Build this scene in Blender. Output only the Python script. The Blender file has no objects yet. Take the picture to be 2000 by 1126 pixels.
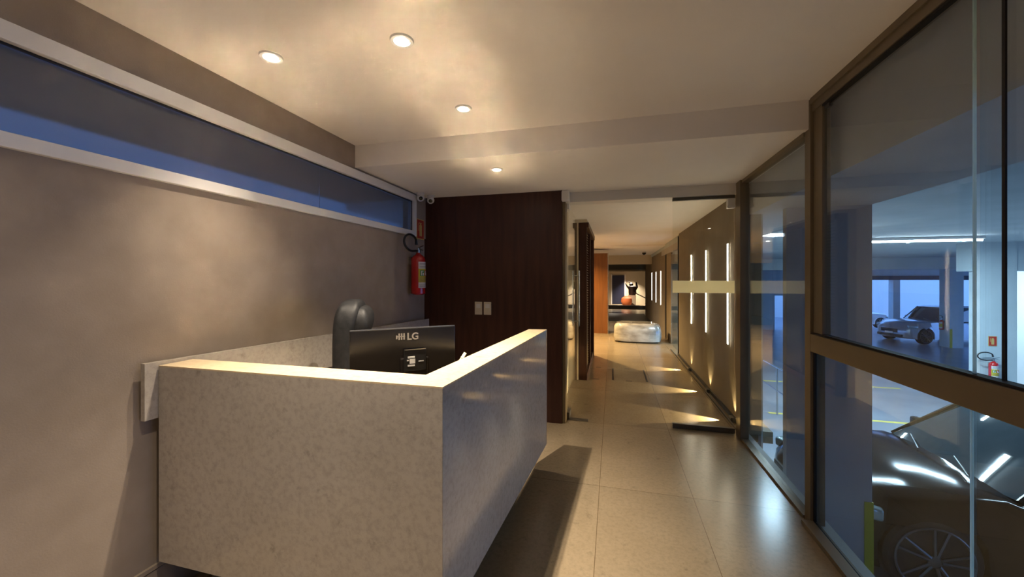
import bpy, bmesh, math, random
from mathutils import Vector, Matrix
random.seed(7)
R = math.radians
SC = bpy.context.scene
COL = SC.collection
# ------------------------------------------------------------------ camera, world, exposure
CAM_H, TH, F = 1.6, math.atan(197/755), 755.0
cd = bpy.data.cameras.new('camera'); cam = bpy.data.objects.new('camera', cd); COL.objects.link(cam)
cam.location = (0, 0, CAM_H); cam.rotation_euler = (R(90), 0, TH)
cd.sensor_width = 36; cd.lens = F*36/2000; cd.shift_y = -18/2000; cd.clip_start = 0.02; cd.clip_end = 200
SC.camera = cam
w = bpy.data.worlds.new('world'); SC.world = w; w.use_nodes = True
wb = w.node_tree.nodes['Background']
wb.inputs[0].default_value = (0.15, 0.33, 0.80, 1); wb.inputs[1].default_value = 1.6
SC.view_settings.view_transform = 'Standard'; SC.view_settings.look = 'None'
SC.view_settings.gamma = 1; SC.view_settings.use_curve_mapping = False
SC.view_settings.exposure = 1.32
SC.cycles.blur_glossy = 0.0; SC.cycles.sample_clamp_indirect = 0; SC.cycles.caustics_reflective = True
SC.cycles.max_bounces = 14; SC.cycles.transparent_max_bounces = 16; SC.cycles.diffuse_bounces = 6

# ------------------------------------------------------------------ materials
def mat(name, col, rough=0.6, metal=0.0, spec=0.5, emit=None, estr=0.0, coat=0.0):
    m = bpy.data.materials.new(name); m.use_nodes = True
    b = m.node_tree.nodes['Principled BSDF']
    b.inputs['Base Color'].default_value = (*col, 1); b.inputs['Roughness'].default_value = rough
    b.inputs['Metallic'].default_value = metal; b.inputs['Specular IOR Level'].default_value = spec
    b.inputs['Coat Weight'].default_value = coat
    if emit: b.inputs['Emission Color'].default_value = (*emit, 1); b.inputs['Emission Strength'].default_value = estr
    return m
def nodes(m): return m.node_tree.nodes, m.node_tree.links, m.node_tree.nodes['Principled BSDF']
def noisy(name, c1, c2, scale=8, rough=0.6, detail=6, bump=0.0, stretch=(1,1,1), lo=0.35, hi=0.65, spec=0.5, coat=0.0, bscale=None):
    m = mat(name, c1, rough, spec=spec, coat=coat); N, L, b = nodes(m)
    tc = N.new('ShaderNodeTexCoord'); mp = N.new('ShaderNodeMapping'); mp.inputs['Scale'].default_value = stretch
    L.new(tc.outputs['Object'], mp.inputs[0])
    n = N.new('ShaderNodeTexNoise'); n.inputs['Scale'].default_value = scale; n.inputs['Detail'].default_value = detail
    L.new(mp.outputs[0], n.inputs['Vector'])
    r = N.new('ShaderNodeValToRGB'); r.color_ramp.elements[0].position = lo; r.color_ramp.elements[1].position = hi
    r.color_ramp.elements[0].color = (*c1, 1); r.color_ramp.elements[1].color = (*c2, 1)
    L.new(n.outputs['Fac'], r.inputs[0]); L.new(r.outputs[0], b.inputs['Base Color'])
    if bump:
        n2 = N.new('ShaderNodeTexNoise'); n2.inputs['Scale'].default_value = bscale or scale*4
        L.new(mp.outputs[0], n2.inputs['Vector'])
        bp = N.new('ShaderNodeBump'); bp.inputs['Strength'].default_value = bump; bp.inputs['Distance'].default_value = 0.002
        L.new(n2.outputs['Fac'], bp.inputs['Height']); L.new(bp.outputs[0], b.inputs['Normal'])
    return m
def stone(name, base, dark, light, rough, joints=None, jcol=(0.42,0.38,0.33), spec=0.5, speck=0.35):
    m = mat(name, base, rough, spec=spec); N, L, b = nodes(m)
    tc = N.new('ShaderNodeTexCoord')
    def noise(s, d=8):
        n = N.new('ShaderNodeTexNoise'); n.inputs['Scale'].default_value = s; n.inputs['Detail'].default_value = d
        n.inputs['Roughness'].default_value = 0.7
        L.new(tc.outputs['Object'], n.inputs['Vector']); return n
    n1, n2, n3 = noise(2.2), noise(38, 10), noise(11, 10)
    def ramp(src, e):
        r = N.new('ShaderNodeValToRGB'); r.color_ramp.elements[0].position = e[0][0]; r.color_ramp.elements[0].color = (*e[0][1], 1)
        r.color_ramp.elements[1].position = e[1][0]; r.color_ramp.elements[1].color = (*e[1][1], 1)
        L.new(src, r.inputs[0]); return r
    r1 = ramp(n1.outputs['Fac'], ((0.3, base), (0.75, light)))
    r2 = ramp(n2.outputs['Fac'], ((0.33, (0,)*3), (0.55, (1,)*3)))
    mx = N.new('ShaderNodeMixRGB'); mx.inputs['Color1'].default_value = (*dark, 1)
    L.new(r1.outputs[0], mx.inputs['Color2'])
    mm = N.new('ShaderNodeMath'); mm.operation = 'MULTIPLY_ADD'; mm.inputs[1].default_value = speck; mm.inputs[2].default_value = 1-speck
    L.new(r2.outputs[0], mm.inputs[0]); L.new(mm.outputs[0], mx.inputs['Fac'])
    r3 = ramp(n3.outputs['Fac'], ((0.30, (0.55,)*3), (0.42, (1,)*3)))
    mu = N.new('ShaderNodeMixRGB'); mu.blend_type = 'MULTIPLY'; mu.inputs['Fac'].default_value = 0.6
    L.new(mx.outputs[0], mu.inputs['Color1']); L.new(r3.outputs[0], mu.inputs['Color2'])
    out = mu.outputs[0]
    if joints:
        bw, bh, ox, oy, off = joints
        mp = N.new('ShaderNodeMapping'); mp.inputs['Location'].default_value = (ox, oy, 0)
        L.new(tc.outputs['Object'], mp.inputs[0])
        br = N.new('ShaderNodeTexBrick'); br.offset = off; br.inputs['Scale'].default_value = 1
        br.inputs['Brick Width'].default_value = bw; br.inputs['Row Height'].default_value = bh
        br.inputs['Mortar Size'].default_value = 0.0022; br.inputs['Mortar Smooth'].default_value = 0.1
        br.inputs['Color1'].default_value = (1,1,1,1); br.inputs['Color2'].default_value = (0.86,0.86,0.86,1); br.inputs['Mortar'].default_value = (*jcol,1)
        L.new(mp.outputs[0], br.inputs['Vector'])
        mj = N.new('ShaderNodeMixRGB'); mj.blend_type = 'MULTIPLY'; mj.inputs['Fac'].default_value = 1
        L.new(out, mj.inputs['Color1']); L.new(br.outputs['Color'], mj.inputs['Color2']); out = mj.outputs[0]
    L.new(out, b.inputs['Base Color'])
    return m
def pane_mat(name, tint=(0.93,0.97,0.98), ior=1.5, boost=1.0):
    m = bpy.data.materials.new(name); m.use_nodes = True; N, L = m.node_tree.nodes, m.node_tree.links
    N.clear(); o = N.new('ShaderNodeOutputMaterial'); t = N.new('ShaderNodeBsdfTransparent'); g = N.new('ShaderNodeBsdfGlossy')
    t.inputs[0].default_value = (*tint, 1); g.inputs['Roughness'].default_value = 0.0; g.inputs[0].default_value = (1,1,1,1)
    ge = N.new('ShaderNodeNewGeometry'); dt = N.new('ShaderNodeVectorMath'); dt.operation = 'DOT_PRODUCT'
    L.new(ge.outputs['Normal'], dt.inputs[0]); L.new(ge.outputs['Incoming'], dt.inputs[1])
    def math_(op, a, b):
        q = N.new('ShaderNodeMath'); q.operation = op
        for i, v in enumerate((a, b)):
            if v is None: continue
            if isinstance(v, (int, float)): q.inputs[i].default_value = v
            else: L.new(v, q.inputs[i])
        return q.outputs[0]
    f0 = ((ior-1)/(ior+1))**2*boost                                  # Schlick's law on both faces of the sheet
    ab = math_('ABSOLUTE', dt.outputs['Value'], None); om = math_('SUBTRACT', 1.0, ab); pw = math_('POWER', om, 5.0)
    k = N.new('ShaderNodeMath'); k.operation = 'MULTIPLY_ADD'; k.inputs[1].default_value = (1-f0); k.inputs[2].default_value = f0; k.use_clamp = True
    mx = N.new('ShaderNodeMixShader'); L.new(pw, k.inputs[0]); L.new(k.outputs[0], mx.inputs[0])
    L.new(t.outputs[0], mx.inputs[1]); L.new(g.outputs[0], mx.inputs[2]); L.new(mx.outputs[0], o.inputs[0])
    return m
def translucent_mat(name, col, f=0.5):
    m = bpy.data.materials.new(name); m.use_nodes = True; N, L = m.node_tree.nodes, m.node_tree.links
    N.clear(); o = N.new('ShaderNodeOutputMaterial'); d = N.new('ShaderNodeBsdfDiffuse'); t = N.new('ShaderNodeBsdfTranslucent')
    d.inputs[0].default_value = (*col, 1); t.inputs[0].default_value = (*col, 1)
    x = N.new('ShaderNodeMixShader'); x.inputs[0].default_value = f
    L.new(d.outputs[0], x.inputs[1]); L.new(t.outputs[0], x.inputs[2]); L.new(x.outputs[0], o.inputs[0]); return m
def frosted_mat(name):
    m = bpy.data.materials.new(name); m.use_nodes = True; N, L = m.node_tree.nodes, m.node_tree.links
    N.clear(); o = N.new('ShaderNodeOutputMaterial'); t = N.new('ShaderNodeBsdfRefraction'); g = N.new('ShaderNodeBsdfGlossy')
    d = N.new('ShaderNodeBsdfDiffuse'); d.inputs[0].default_value = (0.20,0.19,0.18,1)
    t.inputs[0].default_value = (0.34,0.36,0.39,1); t.inputs['Roughness'].default_value = 0.20; t.inputs['IOR'].default_value = 1.12
    g.inputs['Roughness'].default_value = 0.35
    a = N.new('ShaderNodeMixShader'); a.inputs[0].default_value = 0.42; L.new(t.outputs[0], a.inputs[1]); L.new(d.outputs[0], a.inputs[2])
    b = N.new('ShaderNodeMixShader'); b.inputs[0].default_value = 0.04; L.new(a.outputs[0], b.inputs[1]); L.new(g.outputs[0], b.inputs[2])
    L.new(b.outputs[0], o.inputs[0]); return m

M = {}
M['wall'] = noisy('taupe_wall', (0.27,0.215,0.165), (0.31,0.25,0.195), 6, 0.75, bump=0.25, bscale=140)
M['ceiling'] = noisy('ceiling_paint', (0.84,0.80,0.77), (0.86,0.82,0.79), 3, 0.8, bump=0.1, bscale=90)
M['white'] = mat('white_paint', (0.70,0.68,0.65), 0.35)
M['corr_wall'] = noisy('beige_panel', (0.25,0.20,0.135), (0.28,0.225,0.155), 4, 0.85, bump=0.15, bscale=120)
M['cream'] = mat('cream_paint', (0.55,0.47,0.34), 0.7)
M['wood'] = noisy('dark_wood', (0.036,0.012,0.007), (0.060,0.021,0.012), 3, 0.42, stretch=(6,6,0.5), spec=0.35)
M['wood_edge'] = noisy('brown_wood_edge', (0.10,0.065,0.025), (0.13,0.085,0.035), 5, 0.45, stretch=(5,5,0.4))
M['orange_wood'] = noisy('orange_wood', (0.15,0.05,0.009), (0.20,0.07,0.014), 3, 0.4, stretch=(6,6,0.5))
M['floor'] = stone('limestone_floor', (0.28,0.215,0.135), (0.17,0.125,0.075), (0.33,0.26,0.17), 0.24, joints=(0.67,1.34,0.10,0.95,0.0), speck=0.4)
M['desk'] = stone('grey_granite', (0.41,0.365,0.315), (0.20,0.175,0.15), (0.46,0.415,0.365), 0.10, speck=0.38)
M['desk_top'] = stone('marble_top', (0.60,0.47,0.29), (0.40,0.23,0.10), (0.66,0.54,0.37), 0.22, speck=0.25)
M['alu'] = mat('brown_aluminium', (0.20,0.155,0.10), 0.42, metal=0.35)
M['alu_dark'] = mat('dark_aluminium', (0.10,0.09,0.075), 0.4, metal=0.5)
M['gasket'] = mat('black_rubber', (0.008,0.007,0.007), 0.6)
M['pane'] = pane_mat('clear_glass', (0.90,0.95,0.98), 1.5, 1.0)
M['door_pane'] = pane_mat('door_glass', (0.97,0.98,0.97), 1.45, 0.8)
M['edge'] = translucent_mat('polished_glass_edge', (0.80,0.95,0.95), 0.8)
M['frosted'] = frosted_mat('frosted_glass')
M['band'] = translucent_mat('gold_film', (0.98,0.90,0.58), 0.55)
M['black'] = mat('black_plastic', (0.012,0.012,0.012), 0.35)
M['black_gloss'] = mat('black_gloss', (0.012,0.010,0.009), 0.22)
M['leather'] = noisy('black_leather', (0.012,0.012,0.013), (0.02,0.02,0.021), 30, 0.52, bump=0.4, bscale=220, spec=0.25)
M['steel'] = mat('steel', (0.55,0.55,0.54), 0.25, metal=1.0)
M['chrome'] = mat('chrome', (0.8,0.8,0.8), 0.12, metal=1.0)
M['red'] = mat('red_paint', (0.42,0.012,0.012), 0.25, coat=0.4)
M['sign_red'] = mat('sign_red', (0.42,0.03,0.015), 0.5)
M['sign_gold'] = mat('sign_border', (0.55,0.38,0.12), 0.5)
M['paper'] = mat('label_white', (0.62,0.60,0.58), 0.6)
M['yellow'] = mat('label_yellow', (0.55,0.43,0.03), 0.6)
M['green'] = mat('label_green', (0.05,0.20,0.05), 0.6)
M['ink'] = mat('label_ink', (0.12,0.10,0.09), 0.6)
M['logo'] = mat('logo_silver', (0.42,0.38,0.32), 0.35, metal=0.3)
M['cream_paper'] = mat('cream_paper', (0.75,0.68,0.45), 0.7)
M['worktop'] = mat('glossy_worktop', (0.80,0.72,0.58), 0.14, spec=1.0, metal=0.85)
M['switch'] = mat('switch_plastic', (0.62,0.55,0.42), 0.35)
M['lamp'] = mat('lamp_glow', (1,1,1), 0.4, emit=(1.0,0.90,0.74), estr=22)
M['lamp_cup'] = mat('lamp_reflector', (0.8,0.78,0.74), 0.25, metal=0.6)
M['led'] = mat('led_glow', (1,1,1), 0.4, emit=(1.0,0.88,0.66), estr=20)
M['led_far'] = mat('led_glow_far', (1,1,1), 0.4, emit=(1.0,0.93,0.80), estr=3)
M['tube'] = mat('fluorescent_glow', (1,1,1), 0.4, emit=(0.80,0.95,1.0), estr=16)
M['g_paint'] = noisy('garage_paint', (0.46,0.52,0.54), (0.50,0.56,0.58), 3, 0.7)
M['g_pillar'] = noisy('garage_pillar_paint', (0.40,0.37,0.36), (0.43,0.40,0.39), 3, 0.7)
M['g_ceil'] = noisy('garage_ceiling_paint', (0.45,0.50,0.52), (0.50,0.55,0.57), 2, 0.8)
M['g_floor'] = noisy('garage_floor_paint', (0.20,0.22,0.26), (0.27,0.29,0.33), 1.2, 0.28)
M['stripe'] = mat('yellow_road_paint', (0.62,0.52,0.12), 0.5)
M['guard'] = mat('yellow_guard', (0.45,0.38,0.01), 0.5)
M['blue_lit_col'] = mat('blue_lit_paint', (0.16,0.40,0.62), 0.6)  # blue garage light on the column is put into its colour
M['navy'] = mat('navy_paint', (0.045,0.055,0.075), 0.6)
M['navy_door'] = mat('navy_door', (0.012,0.016,0.045), 0.5)
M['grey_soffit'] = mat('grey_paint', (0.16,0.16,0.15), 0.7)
M['shade_slab'] = mat('brown_grey_paint', (0.26,0.18,0.12), 0.8)
M['carpet'] = noisy('dark_carpet', (0.035,0.035,0.03), (0.05,0.048,0.04), 20, 0.35)
M['car_dark'] = mat('dark_bronze_paint', (0.012,0.0085,0.0075), 0.13, metal=0.0, spec=0.14, coat=0.0)
M['car_silver'] = mat('silver_paint', (0.36,0.38,0.42), 0.25, metal=0.5, coat=0.8)
M['car_white'] = mat('white_car_paint', (0.78,0.80,0.82), 0.25, coat=0.8)
M['car_glass'] = mat('tinted_car_glass', (0.010,0.016,0.018), 0.03, spec=1.0, coat=1.0)
M['headlamp'] = mat('headlamp_glass', (0.35,0.42,0.42), 0.08, metal=0.4, coat=1.0)
M['tyre'] = mat('tyre_rubber', (0.012,0.012,0.012), 0.75)
M['rim'] = mat('grey_alloy', (0.16,0.15,0.14), 0.35, metal=0.8)
M['pouf'] = noisy('silver_wrap', (0.24,0.22,0.19), (0.52,0.50,0.46), 3, 0.14, spec=1.0, bump=1.0, bscale=9, stretch=(1,1,2), coat=1.0)
M['bronze'] = mat('dark_bronze', (0.018,0.010,0.007), 0.5)
M['terracotta'] = mat('terracotta', (0.55,0.14,0.04), 0.6)
M['plinth'] = mat('plinth_dark', (0.05,0.04,0.03), 0.6)

# ------------------------------------------------------------------ mesh helpers
class MB:
    def __init__(s): s.bm = bmesh.new()
    def box(s, x0, x1, y0, y1, z0, z1, bev=0):
        r = bmesh.ops.create_cube(s.bm, size=1)
        bmesh.ops.scale(s.bm, vec=(abs(x1-x0), abs(y1-y0), abs(z1-z0)), verts=r['verts'])
        bmesh.ops.translate(s.bm, vec=((x0+x1)/2, (y0+y1)/2, (z0+z1)/2), verts=r['verts'])
        if bev:
            e = list({e for v in r['verts'] for e in v.link_edges})
            bmesh.ops.bevel(s.bm, geom=e, offset=bev, segments=2, affect='EDGES', profile=0.5)
        return s
    def obox(s, c, size, rz=0, rx=0, ry=0, bev=0):
        r = bmesh.ops.create_cube(s.bm, size=1); vs = r['verts']
        bmesh.ops.scale(s.bm, vec=size, verts=vs)
        if bev:
            e = list({e for v in vs for e in v.link_edges})
            q = bmesh.ops.bevel(s.bm, geom=e, offset=bev, segments=3, affect='EDGES', profile=0.5)
            vs = list({v for f in q['faces'] for v in f.verts} | {v for v in vs if v.is_valid})
        mt = Matrix.Translation(c) @ Matrix.Rotation(rz, 4, 'Z') @ Matrix.Rotation(ry, 4, 'Y') @ Matrix.Rotation(rx, 4, 'X')
        bmesh.ops.transform(s.bm, matrix=mt, verts=vs); return s
    def prism(s, pts, z0, z1):
        lo = [s.bm.verts.new((p[0], p[1], z0)) for p in pts]; hi = [s.bm.verts.new((p[0], p[1], z1)) for p in pts]
        n = len(pts); s.bm.faces.new(lo[::-1]); s.bm.faces.new(hi)
        for i in range(n): s.bm.faces.new((lo[i], lo[(i+1) % n], hi[(i+1) % n], hi[i]))
        return s
    def lathe(s, prof, c=(0,0,0), seg=32, axis='Z'):
        rings = []
        for r, z in prof:
            ring = []
            for i in range(seg):
                a = 2*math.pi*i/seg
                p = Vector((r*math.cos(a), r*math.sin(a), z))
                if axis == 'Y': p = Vector((p.x, p.z, p.y))
                if axis == 'X': p = Vector((p.z, p.x, p.y))
                ring.append(s.bm.verts.new(p + Vector(c)))
            rings.append(ring)
        for a, b in zip(rings, rings[1:]):
            for i in range(seg):
                s.bm.faces.new((a[i], a[(i+1) % seg], b[(i+1) % seg], b[i]))
        s.bm.faces.new(rings[0][::-1]); s.bm.faces.new(rings[-1]); return s
    def tube(s, pts, r, seg=10):
        pts = [Vector(p) for p in pts]; rings = []; up = Vector((0,0,1)); n = len(pts)
        rr = r if isinstance(r, (list, tuple)) else [r]*n
        prev = None
        for i, p in enumerate(pts):
            t = (pts[min(i+1, n-1)] - pts[max(i-1, 0)]).normalized()
            if prev is None:
                u = t.cross(up)
                if u.length < 1e-3: u = t.cross(Vector((1,0,0)))
                u.normalize()
            else:
                u = (prev - t*prev.dot(t)).normalized()
            prev = u; v = t.cross(u)
            rings.append([s.bm.verts.new(p + (u*math.cos(a) + v*math.sin(a))*rr[i]) for a in [2*math.pi*k/seg for k in range(seg)]])
        for a, b in zip(rings, rings[1:]):
            for k in range(seg): s.bm.faces.new((a[k], a[(k+1) % seg], b[(k+1) % seg], b[k]))
        s.bm.faces.new(rings[0][::-1]); s.bm.faces.new(rings[-1]); return s
    def patch(s, r, z0, z1, a0, a1, c=(0,0,0), seg=14, th=0.0015):
        g = []
        for rad in (r, r+th):
            for z in (z0, z1):
                g.append([s.bm.verts.new((c[0]+rad*math.cos(a0+(a1-a0)*i/seg), c[1]+rad*math.sin(a0+(a1-a0)*i/seg), c[2]+z)) for i in range(seg+1)])
        for i in range(seg):
            s.bm.faces.new((g[2][i], g[2][i+1], g[3][i+1], g[3][i])); s.bm.faces.new((g[0][i], g[1][i], g[1][i+1], g[0][i+1]))
            s.bm.faces.new((g[1][i], g[3][i], g[3][i+1], g[1][i+1])); s.bm.faces.new((g[0][i], g[0][i+1], g[2][i+1], g[2][i]))
        s.bm.faces.new((g[0][0], g[2][0], g[3][0], g[1][0])); s.bm.faces.new((g[0][-1], g[1][-1], g[3][-1], g[2][-1]))
        return s
    def build(s, name, m, parent=None, smooth=False, bevel=0):
        bmesh.ops.recalc_face_normals(s.bm, faces=s.bm.faces)
        me = bpy.data.meshes.new(name); s.bm.to_mesh(me); s.bm.free()
        me.materials.append(m)
        o = bpy.data.objects.new(name, me); COL.objects.link(o)
        if smooth:
            for p in me.polygons: p.use_smooth = True
            try: me.set_sharp_from_angle(angle=R(40))
            except Exception: pass
        if bevel:
            b = o.modifiers.new('bevel', 'BEVEL'); b.width = bevel; b.segments = 2; b.limit_method = 'ANGLE'
        if parent: o.parent = parent
        return o
def tag(o, label=None, cat=None, group=None, kind=None):
    if label: o['label'] = label
    if cat: o['category'] = cat
    if group: o['group'] = group
    if kind: o['kind'] = kind
    return o
def thing(name, label, cat, loc=(0,0,0), rz=0, group=None, kind=None):
    o = bpy.data.objects.new(name, None); COL.objects.link(o); o.location = loc; o.rotation_euler = (0,0,rz); o.empty_display_size = 0.05
    return tag(o, label, cat, group, kind)
def copy_tree(o, parent=None):
    c = o.copy(); COL.objects.link(c)
    if parent: c.parent = parent
    for ch in list(o.children): copy_tree(ch, c)
    return c
def struct(name, mb, m, label=None, cat=None, smooth=False):
    return tag(mb.build(name, m, smooth=smooth), label, cat, kind='structure')
def text_mesh(txt, size, m, parent, loc, rot, name='lettering', ext=0.0008):
    cu = bpy.data.curves.new(name, 'FONT'); cu.body = txt; cu.size = size; cu.extrude = ext; cu.align_x = 'CENTER'; cu.offset = 0.0012
    to = bpy.data.objects.new('tmp', cu); me = bpy.data.meshes.new_from_object(to); bpy.data.objects.remove(to)
    me.materials.clear(); me.materials.append(m)
    o = bpy.data.objects.new(name, me); COL.objects.link(o); o.parent = parent; o.location = loc; o.rotation_euler = rot
    return o
def spot(name, loc, dirv, energy, angle, blend, col, parent=None, size=0.02):
    l = bpy.data.lights.new(name, 'SPOT'); l.energy = energy; l.spot_size = R(angle); l.spot_blend = blend; l.color = col; l.shadow_soft_size = size
    o = bpy.data.objects.new(name, l); COL.objects.link(o); o.location = loc
    o.rotation_euler = Vector(dirv).to_track_quat('-Z', 'Y').to_euler()
    if parent: o.parent = parent
    return o
WARM = (1.0, 0.845, 0.655)
HI, LO = 2.778, 2.585          # upper and lower ceiling levels
XL, XR = -2.2, 1.25            # left wall, glazed front

# ------------------------------------------------------------------ room shell
struct('floor', MB().box(-3.6, 1.30, -3.0, 27.5, -0.12, 0.0).box(1.30, 1.62, 4.6, 27.5, -0.12, 0.0).box(1.62, 3.2, 12.0, 27.5, -0.12, 0.0), M['floor'], 'beige limestone slab floor running from the lobby down the corridor', 'floor')
struct('trim_1', MB().box(1.302, 1.37, -3.0, 4.6, -1.49, -0.004), M['g_paint'], 'pale outer sill outside the glass wall', 'sill')
struct('ceiling', MB().box(-2.2, 1.36, -3.0, 2.95, HI, HI+0.12), M['ceiling'], 'white upper ceiling over the reception desk', 'ceiling')
struct('ceiling_lower', MB().box(-2.2, 1.36, 2.95, 4.62, LO, HI+0.12), M['ceiling'], 'lower ceiling with a step by the dark wood panel', 'ceiling')
wl = MB(); wl.box(-2.35, XL, -3.0, 3.895, 0, 2.085).box(-2.35, XL, -3.0, 3.895, 2.565, HI+0.1).box(-2.35, XL, 3.895, 4.02, 0, 2.085)
wl = MB().box(-2.35, XL, -3.0, 3.9, 0, 2.09).box(-2.35, XL-0.02, 3.9, 4.3, 0, 2.09).box(-2.35, XL-0.004, 4.0, 4.3, 2.09, LO).box(-2.35, XL, -3.0, 2.95, 2.56, HI+0.1).box(-2.35, XL, 2.95, 4.0, 2.56, 2.6).box(-2.35, XL, -3.0, -1.0, 2.09, 2.56)
struct('wall_left', wl, M['wall'], 'taupe textured wall with a long high window', 'wall')
struct('wall_back', MB().box(-2.2, 1.3, -3.1, -3.0, 0, HI), M['wall'], 'taupe wall behind the viewpoint', 'wall')
struct('baseboard_left', MB().box(XL, XL+0.012, -3.0, 4.2, 0.0, 0.165).box(XL, XL+0.016, -3.0, 4.2, 0.17, 0.19), M['wall'], 'low taupe skirting along the left wall', 'baseboard')
# outside the high window: a slab added to darken the upper glass
struct('window_shade_slab', MB().box(-3.65, -2.36, -3.0, 6.6, 2.66, 2.8), M['shade_slab'], 'added slab that darkens the upper part of the high frosted window', 'shade_slab')
# high window
win = thing('window_1', 'long high window with frosted blue grey glass and white frame', 'window', (XL, 1.5, 2.09), kind='structure')
def world_child(o, root): o.location = Vector(o.location) - root.location
fr = MB()
y0, y1 = -1.0, 4.01
fr.box(XL-0.06, XL+0.025, y0, y1, 2.09, 2.148, 0.003).box(XL-0.06, XL+0.025, y0, y1, 2.488, 2.56, 0.003).box(XL-0.06, XL+0.025, y1-0.05, y1, 2.148, 2.488).box(XL-0.06, XL+0.025, y0, y0+0.05, 2.148, 2.488)
o = fr.build('window_frame', M['white'], win); world_child(o, win)
o = MB().box(XL-0.012, XL-0.004, y0+0.05, y1-0.05, 2.478, 2.488).box(XL-0.012, XL-0.004, y1-0.058, y1-0.05, 2.148, 2.488).build('gasket', M['gasket'], win); world_child(o, win)
for a, b in ((y0+0.05, 2.548), (2.552, y1-0.05)):
    o = MB().box(XL-0.03, XL-0.022, a, b, 2.148, 2.488).build('pane', M['frosted'], win); world_child(o, win)

# dark wood panel closing the desk bay
struct('wall_front', MB().box(-2.3, -0.545, 4.285, 4.42, 0.0, LO), M['wood'], 'dark reddish brown wood panel wall behind the desk', 'wall')
struct('trim_3', MB().box(-0.545, -0.51, 4.30, 4.46, 0.0, 2.475), M['wood_edge'], 'brown end board of the dark wood panel beside the glass door', 'trim')
# white header over the glass doors
hd = MB().box(-0.53, 1.22, 4.42, 4.60, 2.475, LO).box(-0.56, -0.47, 4.284, 4.42, 2.46, LO, 0.012)
struct('trim_4', hd, M['white'], 'white header beam over the glass doors', 'header')

# ------------------------------------------------------------------ glazed front wall (towards the garage)
gw = thing('window_2', 'brown aluminium framed glass wall between lobby and car park', 'window', (XR, 1.5, 0), kind='structure')
def gp(mb, name, m, par=None):
    o = mb.build(name, m, gw)
    world_child(o, gw); return o
gp(MB().box(1.245, 1.33, 2.93, 3.005, 0, LO+0.19, 0.003), 'post', M['alu'])
gp(MB().box(1.222, 1.30, 4.283, 4.42, 0, LO, 0.003), 'post', M['alu'])
gp(MB().box(1.262, 1.31, 2.82, 2.928, 1.255, 2.695, 0.003), 'sash_stile', M['alu'])
gp(MB().box(1.245, 1.285, -2.9, 2.93, 2.74, HI).box(1.255, 1.315, -2.9, 2.93, 2.69, 2.74), 'top_rail', M['alu'])
gp(MB().box(1.262, 1.29, -2.9, 2.82, 2.678, 2.69), 'gasket', M['gasket'])
gp(MB().box(1.245, 1.32, -2.9, 2.93, 1.13, 1.245, 0.003), 'middle_rail', M['alu'])
gp(MB().box(1.256, 1.30, -2.9, 2.82, 1.246, 1.256), 'gasket', M['gasket'])
gp(MB().box(1.238, 1.31, 3.005, 4.283, LO-0.03, LO), 'top_rail', M['alu'])
gp(MB().box(1.235, 1.30, 3.005, 4.283, 0, 0.02), 'bottom_rail', M['alu'])
gp(MB().box(1.195, 1.262, -2.9, 2.93, 0, 0.03, 0.002).box(1.262,1.295,-2.9,2.93,0,0.012), 'bottom_rail', M['alu'])
gp(MB().box(1.268, 1.272, -2.9, 2.93, 0.012, 0.026).box(1.262, 1.275, 2.915, 2.93, 0.03, 1.13), 'gasket', M['gasket'])
# panes
gp(MB().box(1.268, 1.276, 3.005, 4.283, 0.02, LO-0.03), 'pane', M['pane'])
gp(MB().box(1.276, 1.284, 1.80, 2.82, 1.256, 2.69), 'pane', M['pane'])
gp(MB().box(1.292, 1.300, -2.9, 1.79, 1.256, 2.69), 'pane', M['pane'])
gp(MB().box(1.272, 1.280, 1.805, 2.915, 0.026, 1.13), 'pane', M['pane'])
gp(MB().box(1.272, 1.280, -2.9, 1.795, 0.026, 1.13), 'pane', M['pane'])
gp(MB().box(1.272, 1.280, 1.797, 1.803, 0.03, 1.13), 'pane_edge', M['edge'])
gp(MB().box(1.276, 1.284, 1.792, 1.798, 1.256, 2.69), 'pane_edge', M['edge'])
gp(MB().box(1.285, 1.291, 1.688, 1.700, 1.256, 2.69), 'gasket', M['gasket'])
gp(MB().box(1.272, 1.29, 2.76, 2.815, 2.655, 2.69), 'latch', M['alu_dark'])

# ------------------------------------------------------------------ glass doors
BZ0, BZ1 = 1.455, 1.585
d1 = thing('door_1', 'clear glass door panel at right with gold band and dark rails', 'door', (0.92, 4.47, 0), kind='structure')
def dp(mb, name, m, root, smooth=False):
    o = mb.build(name, m, root, smooth=smooth); inv = Matrix.Translation(-root.location); o.data.transform(inv); return o
dp(MB().box(0.622, 1.222, 4.465, 4.475, 0.055, 2.44), 'pane', M['door_pane'], d1)
dp(MB().box(0.622, 1.222, 4.45, 4.49, 0.004, 0.055, 0.002), 'bottom_rail', M['alu_dark'], d1)
dp(MB().box(0.622, 1.222, 4.45, 4.49, 2.44, 2.472, 0.002), 'top_rail', M['alu_dark'], d1)
fb = MB(); fb.bm.faces.new([fb.bm.verts.new(p) for p in ((0.622,4.4635,BZ0),(1.222,4.4635,BZ0),(1.222,4.4635,BZ1),(0.622,4.4635,BZ1))])
dp(fb, 'gold_band', M['band'], d1)
dp(MB().box(1.15, 1.222, 4.43, 4.495, 2.335, 2.438, 0.006).lathe([(0.02,0),(0.02,0.02)], (1.165,4.43,2.35), 14, 'Y'), 'hinge', M['white'], d1)
d2 = thing('door_2', 'clear glass door leaf standing open at left with steel pull handles', 'door', (-0.50, 4.5, 0), kind='structure')
dp(MB().box(-0.505, -0.495, 4.48, 5.58, 0.012, 2.44), 'pane', M['door_pane'], d2)
dp(MB().box(-0.5095, -0.5055, 4.48, 5.58, BZ0, BZ1), 'gold_band', M['band'], d2)
dp(MB().box(-0.52, -0.48, 4.44, 4.62, 0.004, 0.075, 0.003), 'bottom_hinge', M['alu_dark'], d2)
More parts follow.
